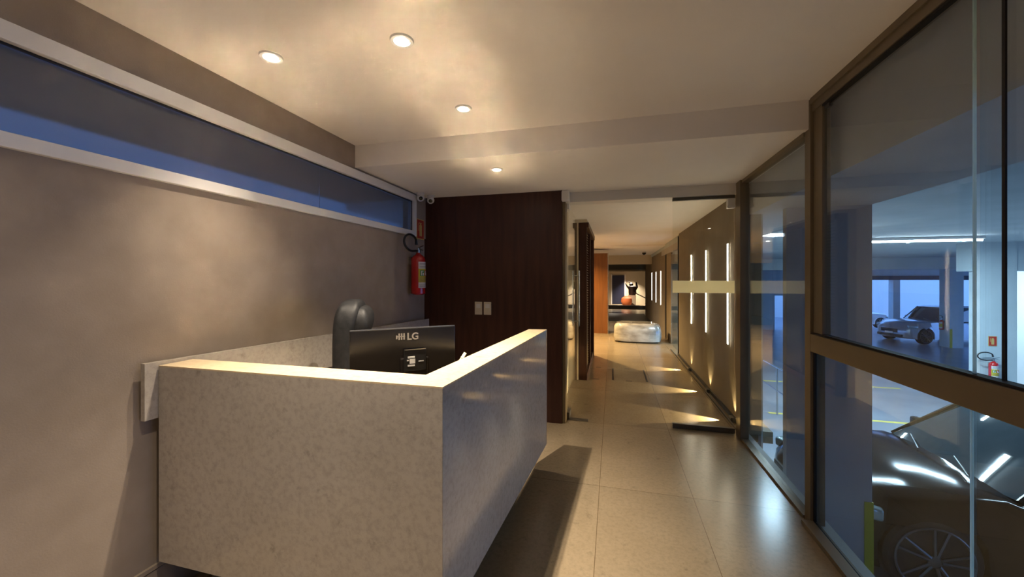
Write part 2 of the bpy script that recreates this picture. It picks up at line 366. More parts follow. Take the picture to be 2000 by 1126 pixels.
dp(MB().box(-0.52, -0.485, 4.44, 4.60, 2.40, 2.47, 0.006), 'top_hinge', M['white'], d2)
for sx in (-0.545, -0.455):
    h = MB().tube([(sx, 5.42, 0.95), (sx, 5.42, 1.72)], 0.011, 12)
    for z in (1.02, 1.65): h.tube([(sx, 5.42, z), (-0.5, 5.42, z)], 0.008, 10)
    dp(h, 'pull_handle', M['steel'], d2, True)
tag(MB().box(-0.49, -0.27, 4.42, 4.50, 0.0, 0.004, 0.001).build('floor_spring_plate', M['alu_dark']), 'flat brown metal hinge plate set in floor at the open glass door', 'floor plate')
ap = thing('floor_access_cover', 'stone access cover outlined by dark slots in corridor floor', 'floor hatch', (0.26, 6.77, 0))
for sx in (0.0, 0.52): dp(MB().box(sx-0.012, sx+0.012, 6.36, 7.18, 0.0005, 0.003), 'slot', M['gasket'], ap)
for yy in (6.34, 7.2):
    for xx in (-0.25, 0.25): dp(MB().box(xx-0.05, xx+0.04, yy-0.01, yy+0.01, 0.0005, 0.003), 'lifting_slot', M['gasket'], ap)

# ------------------------------------------------------------------ corridor shell
struct('ceiling_corridor', MB().box(-3.6, 1.48, 4.62, 11.2, 2.55, 2.7).box(-3.6, 3.2, 11.2, 15.6, 2.51, 2.7), M['ceiling'], 'corridor ceiling stepping down beyond the wood pillar', 'ceiling')
struct('wall_corridor_left', MB().box(-0.80, -0.62, 4.5, 6.22, 0, 2.55), M['cream'], 'cream corridor wall beside the open glass leaf', 'wall')
struct('wall_corridor_right', MB().box(1.335, 1.48, 4.50, 8.7, 0.0, 2.55), M['corr_wall'], 'beige corridor wall panel with vertical light strips', 'wall')
struct('baseboard_right', MB().box(1.262, 1.275, 4.50, 9.4, 0.0, 0.022).box(1.318,1.334, 4.50, 8.7, 0.0, 0.05), M['alu_dark'], 'dark skirting channel along the corridor panel', 'baseboard')
struct('trim_5', MB().box(1.32, 1.35, 8.7, 8.76, 0, 2.5), M['gasket'], 'dark edge strip at the end of the beige corridor panel', 'trim')
struct('wall_corridor_far_right', MB().box(1.40, 1.62, 11.5, 18.0, 0.0, 2.51), M['corr_wall'], 'farther beige corridor wall with three light strips', 'wall')
struct('trim_6', MB().box(1.40, 1.55, 10.3, 11.2, 0.0, 2.55), M['corr_wall'], 'narrow beige pier beside the blue-lit column', 'pier')
struct('trim_7', MB().box(1.385, 1.40, 11.16, 11.24, 0.0, 2.5), M['gasket'], 'dark strip on the narrow corridor pier', 'trim')
w3 = thing('window_3', 'clear fixed corridor glass beyond the beige panel', 'window', (1.41, 9.5, 0), kind='structure')
dp(MB().box(1.405, 1.413, 8.76, 10.3, 0.0, 2.55), 'pane', M['pane'], w3)
struct('trim_8', MB().box(1.48, 1.95, 8.7, 12.0, 2.03, 2.6), M['white'], 'white beam above the blue-lit column', 'beam')
struct('column_blue_lit', MB().box(1.62, 1.86, 11.05, 11.3, -1.5, 2.03), M['blue_lit_col'], 'slim column behind the corridor glass, blue garage light in its colour', 'column')
struct('beam_far', MB().box(-3.6, 1.62, 15.2, 15.5, 2.17, 2.51), M['cream'], 'cream downstand beam across the corridor end', 'beam')
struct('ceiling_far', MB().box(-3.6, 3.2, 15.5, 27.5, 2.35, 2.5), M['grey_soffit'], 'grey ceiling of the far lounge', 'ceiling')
struct('wall_far_left', MB().box(-3.7, -3.6, 6.2, 27.5, 0, 2.6), M['cream'], 'cream wall left of the far corridor', 'wall')
struct('wall_recess', MB().box(-3.6, -0.80, 6.1, 6.22, 0, 2.6), M['cream'], 'cream return wall behind the louvred door', 'wall')
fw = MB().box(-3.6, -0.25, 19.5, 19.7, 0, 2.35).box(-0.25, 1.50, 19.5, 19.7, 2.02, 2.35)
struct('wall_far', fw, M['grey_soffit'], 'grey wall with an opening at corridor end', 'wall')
struct('column_navy', MB().box(1.50, 2.4, 18.9, 19.5, 0, 2.35), M['navy'], 'dark blue grey column right of the far opening', 'column')
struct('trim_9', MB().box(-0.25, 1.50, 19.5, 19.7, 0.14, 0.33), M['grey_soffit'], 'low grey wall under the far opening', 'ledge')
struct('wall_end', MB().box(-3.7, 3.2, 26.0, 26.2, 0, 2.5), M['cream'], 'cream end wall behind the sculpture', 'wall')
struct('wall_far_right', MB().box(3.1, 3.2, 12.0, 26.0, 0, 2.5).box(1.62,3.2,12,12.1,0,2.5), M['navy'], 'dark wall right of the far lounge', 'wall')
struct('trim_10', MB().box(-0.27, -0.20, 19.45, 19.5, 0.14, 2.06).box(-0.2, 1.50, 19.45, 19.5, 1.98, 2.06), M['cream'], 'cream frame around the far opening', 'frame')
dr = thing('door_3', 'navy blue door in the cream end wall', 'door', (0.35, 25.97, 0), kind='structure')
dp(MB().box(-0.05, 0.72, 25.94, 25.99, 0.0, 1.85), 'door_leaf', M['navy_door'], dr)
dp(MB().box(-0.12, -0.05, 25.92, 25.995, 0, 1.92).box(0.72, 0.80, 25.92, 25.995, 0, 1.92), 'frame', M['white'], dr)
tag(MB().box(-3.5, 1.39, 15.3, 18.8, 0.0, 0.006).build('dark_carpet', M['carpet']), 'dark grey carpet across the far corridor floor', 'carpet')
# wood pillar
wp = thing('column_wood', 'orange brown wood clad pillar left of the corridor', 'pillar', (-0.5, 12.0, 0), kind='structure')
dp(MB().box(-0.90, -0.15, 11.74, 12.35, 0, 2.37), 'cladding', M['orange_wood'], wp)
dp(MB().box(-0.15, -0.13, 11.72, 12.37, 0, 2.37), 'edge_strip', M['steel'], wp)
# louvred black door unit
lv = thing('louvred_door', 'black louvred door in a dark frame along the left corridor side', 'door', (-0.46, 7.3, 0))
dp(MB().box(-0.52, -0.40, 6.22, 6.27, 0, 2.5).box(-0.52, -0.40, 7.18, 7.24, 0, 2.5).box(-0.52, -0.385, 8.28, 8.34, 0, 2.5).box(-0.52, -0.37, 6.22, 8.34, 2.42, 2.5).box(-0.52, -0.40, 6.22, 8.34, 0, 0.08), 'frame', M['wood'], lv)
sl = MB()
for i in range(52): sl.obox((-0.45, 6.725, 0.12+i*0.0445), (0.045, 0.90, 0.006), ry=R(40))
dp(sl, 'slats', M['wood_edge'], lv)
dp(MB().box(-0.50, -0.44, 7.24, 8.28, 0.08, 2.42), 'door_panel', M['black_gloss'], lv)
dp(MB().box(-0.56, -0.52, 6.27, 7.18, 0.08, 2.42), 'backing', M['black'], lv)
struct('wall_shaft', MB().box(-0.80, -0.53, 6.22, 8.34, 0, 2.55).box(-0.53,-0.40,6.22,8.34,2.5,2.55), M['cream'], 'cream wall box around the louvred door', 'wall')

# ------------------------------------------------------------------ downlights
def downlight(x, y, z, label, power, tilt=(0,0), ang=115, r=0.058):
    t = thing('downlight', label, 'downlight', (x, y, z), group='round downlights in the ceiling')
    MB().lathe([(r*0.66, -0.003), (r*0.70, -0.009), (r*0.95, -0.008), (r, -0.003), (r, -0.0005)], seg=40).bm.free()
    ring = MB(); prof = [(r*0.68, -0.001), (r*0.68, -0.009), (r*0.93, -0.010), (r, -0.004), (r, -0.001)]
    rings = []
    for rr, zz in prof: rings.append([ring.bm.verts.new((rr*math.cos(2*math.pi*i/40), rr*math.sin(2*math.pi*i/40), zz)) for i in range(40)])
    for k in range(len(rings)):
        a, b = rings[k], rings[(k+1) % len(rings)]
        for i in range(40): ring.bm.faces.new((a[i], a[(i+1) % 40], b[(i+1) % 40], b[i]))
    ring.build('trim_ring', M['white'], t, True)
    MB().lathe([(r*0.665, -0.0012), (r*0.60, -0.006), (r*0.42, -0.0065), (r*0.40,-0.0012)], seg=32).build('reflector', M['lamp_cup'], t, True)
    MB().lathe([(r*0.55, -0.0066), (r*0.45, -0.012), (r*0.2, -0.016)], seg=28).build('lamp', M['lamp'], t, True)
    spot('downlight_beam', (0, 0, -0.03), (tilt[0], tilt[1], -1), power, ang, 1.0, WARM, t, 0.012)
    return t
downlight(-1.748, 1.657, HI, 'round white downlight nearest the high window', 48, ang=84)
downlight(-1.006, 1.706, HI, 'round white downlight above the front corner of the desk, rightmost of the nearest pair', 150, ang=84)
downlight(-0.996, 2.492, HI, 'round white downlight just before the ceiling step', 155, ang=84)
downlight(-1.006, 3.313, LO, 'round white downlight in the lower ceiling by the wood panel', 22, ang=80)
for (x, y, p, lab) in ((-1.0, 0.85, 62, 'in front of the desk face'), (-1.0, -0.2, 40, 'behind the viewpoint'), (-1.75, 0.5, 12, 'near the left wall before the desk'), (0.4, -0.8, 30, 'near the glass wall behind the viewpoint')):
    downlight(x, y, HI, 'round white downlight '+lab, p, ang=88)

# ------------------------------------------------------------------ reception desk
HT, HB = 1.18, 0.225
D = thing('reception_desk', 'L-shaped grey stone reception desk with a bright marble ledge', 'reception desk', (-1.3, 2.2, 0))
A = Vector((-2.144, 1.39)); B = Vector((-0.642, 1.39)); C = Vector((-0.535, 3.206))
Bi = Vector((-0.797, 1.55)); Ai = Vector((-2.144, 1.55)); Ci = Vector((-0.685, 3.19))
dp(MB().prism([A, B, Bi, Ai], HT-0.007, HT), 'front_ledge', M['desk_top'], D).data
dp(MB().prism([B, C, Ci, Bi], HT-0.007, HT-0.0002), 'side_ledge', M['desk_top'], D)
dp(MB().prism([A, B+Vector((-0.001,0)), B+Vector((-0.001,0.03)), A+Vector((0,0.03))], HB, HT-0.0075), 'front_panel', M['desk'], D)
n = Vector((C.y-B.y, -(C.x-B.x))).normalized()*-0.03
dp(MB().prism([B, C, C+n, B+n+Vector((0,0.032))], HB, HT-0.0075), 'side_panel', M['desk'], D)
dp(MB().prism([Ai+Vector((0.0,-0.02)), Bi+Vector((0,-0.02)), Bi, Ai], HB+0.1, HT-0.008), 'inner_panel', M['wood_edge'], D)
dp(MB().prism([Bi, Ci, Ci+Vector((0.02,0)), Bi+Vector((0.02,0))], HB+0.1, HT-0.008), 'inner_panel', M['wood_edge'], D)
dp(MB().prism([C, C+n*5, C+n*5+Vector((0,-0.03)), C+Vector((0,-0.03))], HB, HT-0.008), 'end_panel', M['desk'], D)
dp(MB().box(-2.12, -0.84, 1.56, 2.15, 0.72, 0.745, 0.003).box(-1.15, -0.82, 2.15, 3.05, 0.72, 0.745, 0.003), 'worktop', M['worktop'], D)
dp(MB().box(-1.95, -0.95, 1.72, 2.05, 0.0, 0.72).box(-1.10, -0.86, 2.2, 2.95, 0.0, 0.72).box(-1.95,-0.86,1.5,1.72,0,HB+0.12).box(-0.95,-0.72,1.5,3.0,0,HB+0.12), 'plinth', M['plinth'], D)
# tall stone upstand on the left wall
UP = thing('wall_upstand', 'long narrow stone slab fixed along the left wall behind the desk', 'stone ledge', (-2.17, 2.7, 0))
ub = MB(); uv = [ub.bm.verts.new(p) for p in ((-2.176,1.335,0.925),(-2.15,1.335,0.925),(-2.15,1.335,1.198),(-2.176,1.335,1.198),(-2.176,4.27,0.89),(-2.15,4.27,0.89),(-2.15,4.27,1.125),(-2.176,4.27,1.125))]
for q in ((0,1,2,3),(4,5,6,7),(0,1,5,4),(1,2,6,5),(2,3,7,6),(3,0,4,7)): ub.bm.faces.new([uv[i] for i in q])
dp(ub, 'slab', M['desk'], UP)
dp(MB().box(-2.199, -2.177, 1.42, 4.26, 0.96, 1.08), 'mount', M['plinth'], UP)

# monitor
ML, MR_ = Vector((-1.317, 1.72)), Vector((-0.887, 2.084))
mc = (ML+MR_)/2; mw = (MR_-ML).length; ma = math.atan2((MR_-ML).y, (MR_-ML).x)
mon = thing('computer_monitor', 'black computer monitor seen from behind on the desk', 'monitor', (mc.x, mc.y, 0.7455), ma)
ZT = 1.332-0.7455; ZB = ZT-0.34
MB().box(-mw/2, mw/2, -0.010, 0.012, ZB, ZT, 0.004).build('casing', M['black_gloss'], mon)
MB().box(-mw/2+0.008, mw/2-0.008, 0.0121, 0.013, ZB+0.015, ZT-0.008).build('screen', M['black'], mon)
MB().box(-0.03, 0.125, -0.026, -0.009, ZB+0.02, ZB+0.18, 0.008).build('rear_housing', M['black_gloss'], mon)
MB().box(-mw/2+0.002, mw/2-0.002, -0.006, 0.006, ZT, ZT+0.0035).build('bezel_edge', M['steel'], mon)
pn = MB().box(-0.012, 0.108, -0.034, -0.029, ZB+0.11, ZB+0.228, 0.003).build('port_panel', M['black'], mon)
MB().box(-0.008, 0.104, -0.037, -0.033, ZB+0.224, ZB+0.229).build('panel_edge', M['steel'], pn)
lb = MB()
lb.box(0.008, 0.046, -0.0355, -0.034, ZB+0.180, ZB+0.190).box(0.018, 0.048, -0.0355, -0.034, ZB+0.150, ZB+0.176).box(0.004, 0.014, -0.0355, -0.034, ZB+0.165, ZB+0.172).box(0.008, 0.046, -0.0355, -0.034, ZB+0.136, ZB+0.145).box(0.066, 0.094, -0.0355, -0.034, ZB+0.158, ZB+0.163)
lb.build('sticker', M['paper'], pn)
text_mesh('LG', 0.052, M['logo'], mon, (0.040, -0.0105, ZT-0.062), (R(90), 0, 0), 'logo_letters')
em = MB()
for i in range(4): em.box(-0.050+i*0.013, -0.042+i*0.013, -0.0115, -0.0100, ZT-0.060+(0.004 if i == 0 else 0), ZT-0.026+(0 if i else -0.010))
em.box(-0.046, -0.002, -0.0115, -0.0100, ZT-0.046, ZT-0.040)
em.build('logo_emblem', M['logo'], mon)
MB().box(-0.025, 0.025, -0.032, -0.012, 0.01, ZB+0.05, 0.004).lathe([(0.12,0.0),(0.12,0.010),(0.115,0.013)], (0,0.0,0), 36).build('stand', M['black'], mon)
# things on the worktop
kb = thing('keyboard', 'unseen black keyboard added on the worktop to break up the ceiling glow', 'keyboard', (-1.25, 2.05, 0.7455), ma)  # unseen, added to break up the glow reflected onto the ceiling
MB().box(-0.22, 0.22, -0.07, 0.07, 0, 0.014, 0.004).build('base', M['black'], kb)
kk = MB()
for i in range(15):
    for j in range(5): kk.box(-0.21+i*0.028, -0.187+i*0.028, -0.062+j*0.026, -0.04+j*0.026, 0.014, 0.019)
kk.build('keys', M['plinth'], kb)
pc = MB(); pc.obox((-0.835, 2.03, 1.14), (0.004, 0.05, 0.13), rz=R(20), ry=R(14))
pc = thing('folded_card', 'small cream folded card sticking up beside the monitor', 'card', (-0.86, 2.10, 0.7455))
MB().obox((0,0,0.20), (0.004,0.035,0.40), rz=R(40), ry=R(3)).obox((0.012,0.010,0.40), (0.004,0.04,0.06), rz=R(40), ry=R(35)).build('sheet', M['cream_paper'], pc)
MB().box(-0.03,0.03,-0.03,0.03,0,0.12,0.003).build('holder', M['black'], pc)

# office chair (high tufted back, facing right)
fx = math.atan2(0.45, 0.89)
ch = thing('office_chair', 'black leather high-back office chair behind the monitor', 'chair', (-1.535, 2.42, 0), fx)
# local: +x is forward
def cushion(name, prof, halfw, parent, m, zsec=20, rc=0.5):
    # prof: list of (z, x_back, x_front, halfwidth factor)
    mb = MB(); rings = []
    for z, xb, xf, k in prof:
        hw = halfw*k; cx = (xb+xf)/2; hx = (xf-xb)/2; ring = []
        for i in range(28):
            a = 2*math.pi*i/28; c, s_ = math.cos(a), math.sin(a); e = 0.45
            ring.append(mb.bm.verts.new((cx+hx*math.copysign(abs(c)**e, c), hw*math.copysign(abs(s_)**e, s_), z)))
        rings.append(ring)
    for a, b in zip(rings, rings[1:]):
        for i in range(28): mb.bm.faces.new((a[i], a[(i+1) % 28], b[(i+1) % 28], b[i]))
    mb.bm.faces.new(rings[0][::-1]); mb.bm.faces.new(rings[-1])
    o = mb.build(name, m, parent, True); s = o.modifiers.new('sub', 'SUBSURF'); s.levels = 1; s.render_levels = 2
    return o
bk = cushion('backrest', [(0.52,-0.285,-0.21,0.80),(0.60,-0.30,-0.19,0.92),(0.80,-0.325,-0.205,0.98),(1.00,-0.335,-0.215,1.0),(1.16,-0.335,-0.215,1.0),(1.26,-0.335,-0.19,1.0),(1.34,-0.33,-0.165,0.97),(1.41,-0.315,-0.16,0.86),(1.45,-0.285,-0.175,0.62),(1.462,-0.26,-0.20,0.36)], 0.215, ch, M['leather'])
cushion('headrest', [(1.20,-0.24,-0.15,0.70),(1.25,-0.24,-0.115,0.84),(1.33,-0.24,-0.10,0.86),(1.39,-0.24,-0.115,0.74),(1.42,-0.24,-0.15,0.55)], 0.215, ch, M['leather'])
cushion('lumbar_cushion', [(0.60,-0.22,-0.165,0.70),(0.68,-0.22,-0.14,0.84),(0.92,-0.23,-0.15,0.86),(1.10,-0.23,-0.165,0.84),(1.17,-0.23,-0.185,0.72)], 0.215, ch, M['leather'])
cushion('seat', [(0.42,-0.23,0.25,0.86),(0.45,-0.26,0.28,0.98),(0.50,-0.26,0.29,1.0),(0.53,-0.24,0.27,0.96),(0.54,-0.2,0.22,0.85)], 0.26, ch, M['leather'])
for s_ in (-1, 1):
    MB().tube([(-0.24, s_*0.27, 0.62), (-0.1, s_*0.30, 0.70), (0.16, s_*0.30, 0.69), (0.2, s_*0.29, 0.6), (0.12, s_*0.27, 0.47), (-0.02, s_*0.22, 0.44)], [0.018,0.022,0.022,0.018,0.016,0.016], 10).build('armrest', M['black'], ch, True)
MB().lathe([(0.03,0.10),(0.03,0.30),(0.022,0.31),(0.022,0.43)], seg=20).build('gas_lift', M['steel'], ch, True)
for k in range(5):
    a = 2*math.pi*k/5+0.3
    MB().tube([(0,0,0.11), (0.15*math.cos(a),0.15*math.sin(a),0.10), (0.28*math.cos(a),0.28*math.sin(a),0.075)], [0.024,0.02,0.015], 10).build('base_leg', M['black'], ch, True)
    MB().lathe([(0.018,-0.022),(0.028,-0.02),(0.028,0.02),(0.018,0.022)], (0.28*math.cos(a),0.28*math.sin(a),0.028), 16, 'Y').build('castor', M['black'], ch, True)

# ------------------------------------------------------------------ fire extinguisher + sign + cameras + switches
def extinguisher(loc, rz, label, scale=1.0):
    t = thing('fire_extinguisher', label, 'fire extinguisher', loc, rz)
    t.scale = (scale,)*3
    r = 0.078
    MB().lathe([(0.058,0.0),(r,0.012),(r,0.385),(0.072,0.41),(0.05,0.435),(0.028,0.448),(0.022,0.46)], seg=36).build('cylinder', M['red'], t, True)
    MB().lathe([(0.018,0.46),(0.024,0.465),(0.024,0.495),(0.014,0.50),(0.014,0.515)], seg=18).build('valve', M['steel'], t, True)
    MB().obox((0.045,0,0.535),(0.13,0.022,0.008), ry=R(-16)).obox((0.04,0,0.508),(0.12,0.022,0.008), ry=R(10)).build('lever', M['steel'], t, bevel=0.002)
    pts = [(0.01, 0.0, 0.488)]
    pts = [(-0.02,0.0,0.485)]
    for k in range(0, 25):
        a = R(-70 - k*11.0)
        pts.append((-0.13+0.15*math.cos(a), 0.0+0.0012*k, 0.565+0.090*math.sin(a)))
    MB().tube(pts, 0.0125, 12).build('hose', M['black'], t, True)
    MB().tube([pts[-1], Vector(pts[-1])+Vector((0.006,0,-0.05))], [0.013,0.017], 12).build('nozzle', M['black'], t, True)
    a0, a1 = R(-150), R(-15)
    l1 = MB().patch(r, 0.075, 0.362, a0, a1).build('paper_label', M['paper'], t)
    MB().patch(r+0.0016, 0.135, 0.285, a0, a1).build('yellow_band', M['yellow'], l1)
    MB().patch(r+0.0032, 0.205, 0.270, R(-138), R(-100)).build('green_mark', M['green'], l1)
    MB().patch(r+0.0032, 0.205, 0.270, R(-96), R(-58)).build('red_mark', M['sign_red'], l1)
    MB().patch(r+0.0048, 0.212, 0.262, R(-130), R(-122)).patch(r+0.0048, 0.255, 0.262, R(-130), R(-110)).patch(r+0.0048, 0.212, 0.240, R(-115), R(-106)).build('white_mark', M['paper'], l1)
    MB().patch(r+0.0048, 0.215, 0.260, R(-90), R(-82)).patch(r+0.0048, 0.212, 0.240, R(-78), R(-66)).build('white_mark', M['paper'], l1)
    for z, e in [(0.142+k*0.011, -30) for k in range(5)]: MB().patch(r+0.0032, z, z+0.003, R(-142), R(e)).build('print_line', M['ink'], l1)
    for z, e in [(0.335, -30), (0.341, -30), (0.088, -50), (0.100, -50), (0.112, -50), (0.300, -50), (0.312, -50)]: MB().patch(r+0.0016, z, z+0.003, R(-142), R(e)).build('print_line', M['ink'], l1)
    MB().box(-0.03,0.03,r-0.004,r+0.024,0.33,0.42).build('bracket', M['steel'], t)
    return t
# wall is at local +y
extinguisher((XL+0.104, 3.90, 1.43), R(90), 'red fire extinguisher with yellow and white label in the corner')
sg = thing('extinguisher_sign', 'small red sign showing a white extinguisher in gold border', 'sign', (XL-0.0035, 4.12, 2.19))
def signparts(sg):
    MB().box(0, 0.003, -0.075, 0.075, -0.11, 0.11).build('border', M['sign_gold'], sg)
    MB().box(0.003, 0.0045, -0.066, 0.066, -0.10, 0.10).build('face', M['sign_red'], sg)
    MB().box(0.0045, 0.006, -0.024, 0.024, -0.075, 0.045).box(0.0045,0.006,-0.012,0.012,0.045,0.062).box(0.0045,0.006,-0.03,0.02,0.062,0.070).box(0.0045,0.006,-0.042,-0.034,-0.02,0.066).build('pictogram', M['sign_gold'], sg)
signparts(sg)
sg.location = (XL-0.004, 4.15, 2.19); sg.scale = (1, 1.2, 1.08)
def turret(loc, aim, label):
    t = thing('security_camera', label, 'security camera', loc, group=None)
    MB().lathe([(0.045,0.0),(0.045,-0.022),(0.036,-0.03)][::-1], seg=28).build('base', M['white'], t, True)
    b = MB(); b.lathe([(0.006,-0.044),(0.026,-0.038),(0.038,-0.022),(0.043,0.0),(0.038,0.022),(0.030,0.030),(0.024,0.030)], (0,0,0), 28, 'Z').build('tmpb', M['white'], t, True)
    h = t.children[-1]; h.name = 'camera_head'; h.location = (0,0,-0.058)
    q = Vector(aim).to_track_quat('Z','Y').to_euler(); h.rotation_euler = q
    ln = MB().lathe([(0.022,0.0302),(0.022,0.033),(0.010,0.036)], seg=24).build('lens', M['black_gloss'], h, True)
    return t
turret((-2.12, 4.00, LO), (0.5,-0.8,-0.35), 'white turret security camera on the ceiling nearer the window')
turret((-2.07, 4.15, LO-0.0), (0.4,-0.9,-0.5), 'white turret security camera touching the dark wood panel')
for x, lab in ((-1.523, 'left one of two cream light switch plates on dark wood'), (-1.412, 'right one of two cream light switch plates on dark wood')):
    s = thing('light_switch', lab, 'light switch', (x, 4.285, 1.262), group='switch plates on the wood panel')
    MB().box(-0.045, 0.045, -0.008, 0, -0.075, 0.075, 0.003).build('plate', M['switch'], s)
    MB().box(-0.026, 0.026, -0.0105, -0.0082, 0.004, 0.05, 0.001).build('rocker', M['white'], s)
    MB().box(-0.026, 0.026, -0.0105, -0.0082, -0.05, -0.004, 0.001).build('rocker', M['switch'], s)

# ------------------------------------------------------------------ wall light strips + floor lights in the corridor
for i, (y, lab) in enumerate(((5.09,'nearest long vertical light strip on beige corridor wall'),(6.20,'middle vertical light strip on beige corridor wall'),(7.30,'third vertical light strip, close to beige panel end'))):
    t = thing('wall_light_strip', lab, 'wall light', (1.335, y, 1.425), group='vertical strips on the near corridor wall')
    MB().box(-0.012, 0, -0.014, 0.014, -0.60, 0.60).build('profile', M['white'], t)
    MB().box(-0.018, -0.012, -0.0115, 0.0115, -0.595, 0.595, 0.001).build('diffuser', M['led'], t)
for y, lab in ((12.3,'nearest of three light strips on the farther wall'),(13.6,'middle of three light strips on the farther wall'),(15.0,'farthest of three light strips on the farther wall')):
    t = thing('wall_light_strip', lab, 'wall light', (1.40, y, 1.35), group='vertical strips on the farther corridor wall')
    MB().box(-0.012, 0, -0.03, 0.03, -0.52, 0.50).build('profile', M['white'], t)
    MB().box(-0.02, -0.012, -0.018, 0.018, -0.515, 0.495).build('diffuser', M['led_far'], t)
for y, lab in ((4.85,'skirting light nearest the glass door'),(6.0,'middle skirting light under the corridor wall strips'),(7.35,'farthest skirting light by the beige wall end')):
    t = thing('skirting_light', lab, 'floor light', (1.296, y, 0), group='skirting lights below the corridor wall')
    MB().box(-0.019, 0.019, -0.05, 0.05, 0.0005, 0.05, 0.002).build('housing', M['alu_dark'], t)
    MB().box(-0.0215, -0.0195, -0.035, 0.035, 0.03, 0.046).build('lens', M['lamp_cup'], t)
    spot('skirting_beam', (-0.03, 0, 0.048), (-1, 0, -0.05), 60, 42, 0.2, (1.0,0.78,0.42), t, 0.008)
    spot('skirting_upbeam', (-0.02, 0, 0.07), (0.25, 0.0, 1), 3.0, 80, 0.8, (1.0,0.75,0.38), t, 0.01)
def flushlamp(x, y, z, lab, p, ang=140, m='lamp', col=WARM):
    t = thing('ceiling_spotlight', lab, 'ceiling light', (x, y, z), group='spotlights in the corridor ceiling')
    MB().lathe([(0.05,-0.001),(0.05,-0.008),(0.035,-0.010)], seg=24).build('trim_ring', M['white'], t, True)
    MB().lathe([(0.03,-0.0101),(0.026,-0.014)], seg=20).build('lamp', M[m], t, True)
    spot('spotlight_beam', (0,0,-0.03), (0,0,-1), p, ang, 0.9, col, t, 0.02)
flushlamp(-1.05, 9.3, 2.55, 'added corridor spotlight kept out of view behind the louvred door', 260, col=(1.0,0.68,0.30))  # this and the next two lamps are added out of view for corridor glow
flushlamp(-1.15, 10.8, 2.55, 'added corridor spotlight kept out of view left of the orange wood pillar', 180, col=(1.0,0.68,0.30))
flushlamp(-1.25, 13.2, 2.51, 'added corridor spotlight kept out of view behind the orange wood pillar', 120)
flushlamp(1.08, 25.2, 2.35, 'spotlight above the sculpture at the end wall', 420, 90)
flushlamp(0.0, 22.8, 2.35, 'spotlight inside the far room', 260)

# ottoman wrapped in plastic
ot = thing('ottoman', 'low silvery ottoman with rounded corners under shiny plastic wrap', 'ottoman', (0.60, 10.55, 0))
mb = MB(); rings = []
prof = [(0.02,0.90,0.92),(0.04,1.0,1.0),(0.14,1.02,1.02),(0.30,1.02,1.02),(0.40,0.99,0.98),(0.46,0.93,0.90),(0.485,0.80,0.74),(0.47,0.55,0.5),(0.475,0.25,0.22)]
for z, kx, ky in prof:
    ring = []
    for i in range(48):
        a = 2*math.pi*i/48; c, s_ = math.cos(a), math.sin(a); e = 0.5
        wob = 1+0.012*math.sin(9*a+z*20)+0.01*math.sin(17*a)
        ring.append(mb.bm.verts.new((0.57*kx*wob*math.copysign(abs(c)**e, c), 0.42*ky*wob*math.copysign(abs(s_)**e, s_), z)))
    rings.append(ring)
for a, b in zip(rings, rings[1:]):
    for i in range(48): mb.bm.faces.new((a[i], a[(i+1) % 48], b[(i+1) % 48], b[i]))
mb.bm.faces.new(rings[0][::-1]); mb.bm.faces.new(rings[-1])
mb.build('wrapped_body', M['pouf'], ot, True)
MB().box(-0.48,0.48,-0.33,0.33,0.0,0.03).build('base', M['plinth'], ot)

# sculpture at the corridor end
sc = thing('figure_sculpture', 'dark figure sculpture with raised arms on plinth at the end wall', 'sculpture', (1.15, 25.0, 0))
MB().tube([(0,0,0.62),(0.02,0,0.80),(0,0,0.98),(0.0,0,1.16),(0.0,0,1.22)], [0.20,0.24,0.22,0.25,0.12], 14).build('body', M['bronze'], sc, True)
MB().lathe([(0.04,1.18),(0.12,1.24),(0.13,1.32),(0.05,1.40)], (-0.05,0,0), 18).build('head', M['bronze'], sc, True)
MB().tube([(-0.20,0,1.05),(-0.30,0,1.18),(-0.40,0,1.34)], [0.07,0.05,0.03], 10).build('arm', M['bronze'], sc, True)
MB().tube([(0.16,0,0.95),(0.28,0,1.12),(0.24,0,1.42)], [0.09,0.08,0.05], 10).build('arm', M['bronze'], sc, True)
MB().tube([(0.10,-0.28,0.80),(0.85,-0.28,0.42)], 0.03, 8).build('pole', M['bronze'], sc, True)
MB().tube([(-0.05,0,1.35),(-0.22,0,1.44),(-0.30,0,1.50)], [0.03,0.025,0.02], 8).build('horn', M['bronze'], sc, True)
MB().box(-0.22,0.22,-0.2,0.2,0,0.62,0.01).build('plinth', M['cream'], sc)
tp = MB().lathe([(0.16,0.0),(0.26,0.08),(0.33,0.28),(0.29,0.46),(0.15,0.56),(0.12,0.60)], seg=28)
po = tp.build('clay_pot', M['terracotta'], None, True); po.location = (0.80, 24.3, 0); tag(po, 'round terracotta pot at the foot of the dark sculpture', 'pot')
# little ceiling camera in corridor
for loc, lab in (((1.0, 13.5, 2.51), 'small dark dome camera under the far corridor ceiling'),):
    t = thing('dome_camera', lab, 'security camera', loc)
    MB().lathe([(0.05,0.0),(0.07,-0.04),(0.07,-0.001)][::-1], seg=20).bm.free()
    MB().lathe([(0.02,-0.10),(0.05,-0.085),(0.062,-0.05),(0.062,-0.03)], seg=20).build('dome', M['black_gloss'], t, True)
    MB().lathe([(0.07,-0.03),(0.07,-0.001)], seg=20).build('base', M['white'], t, True)

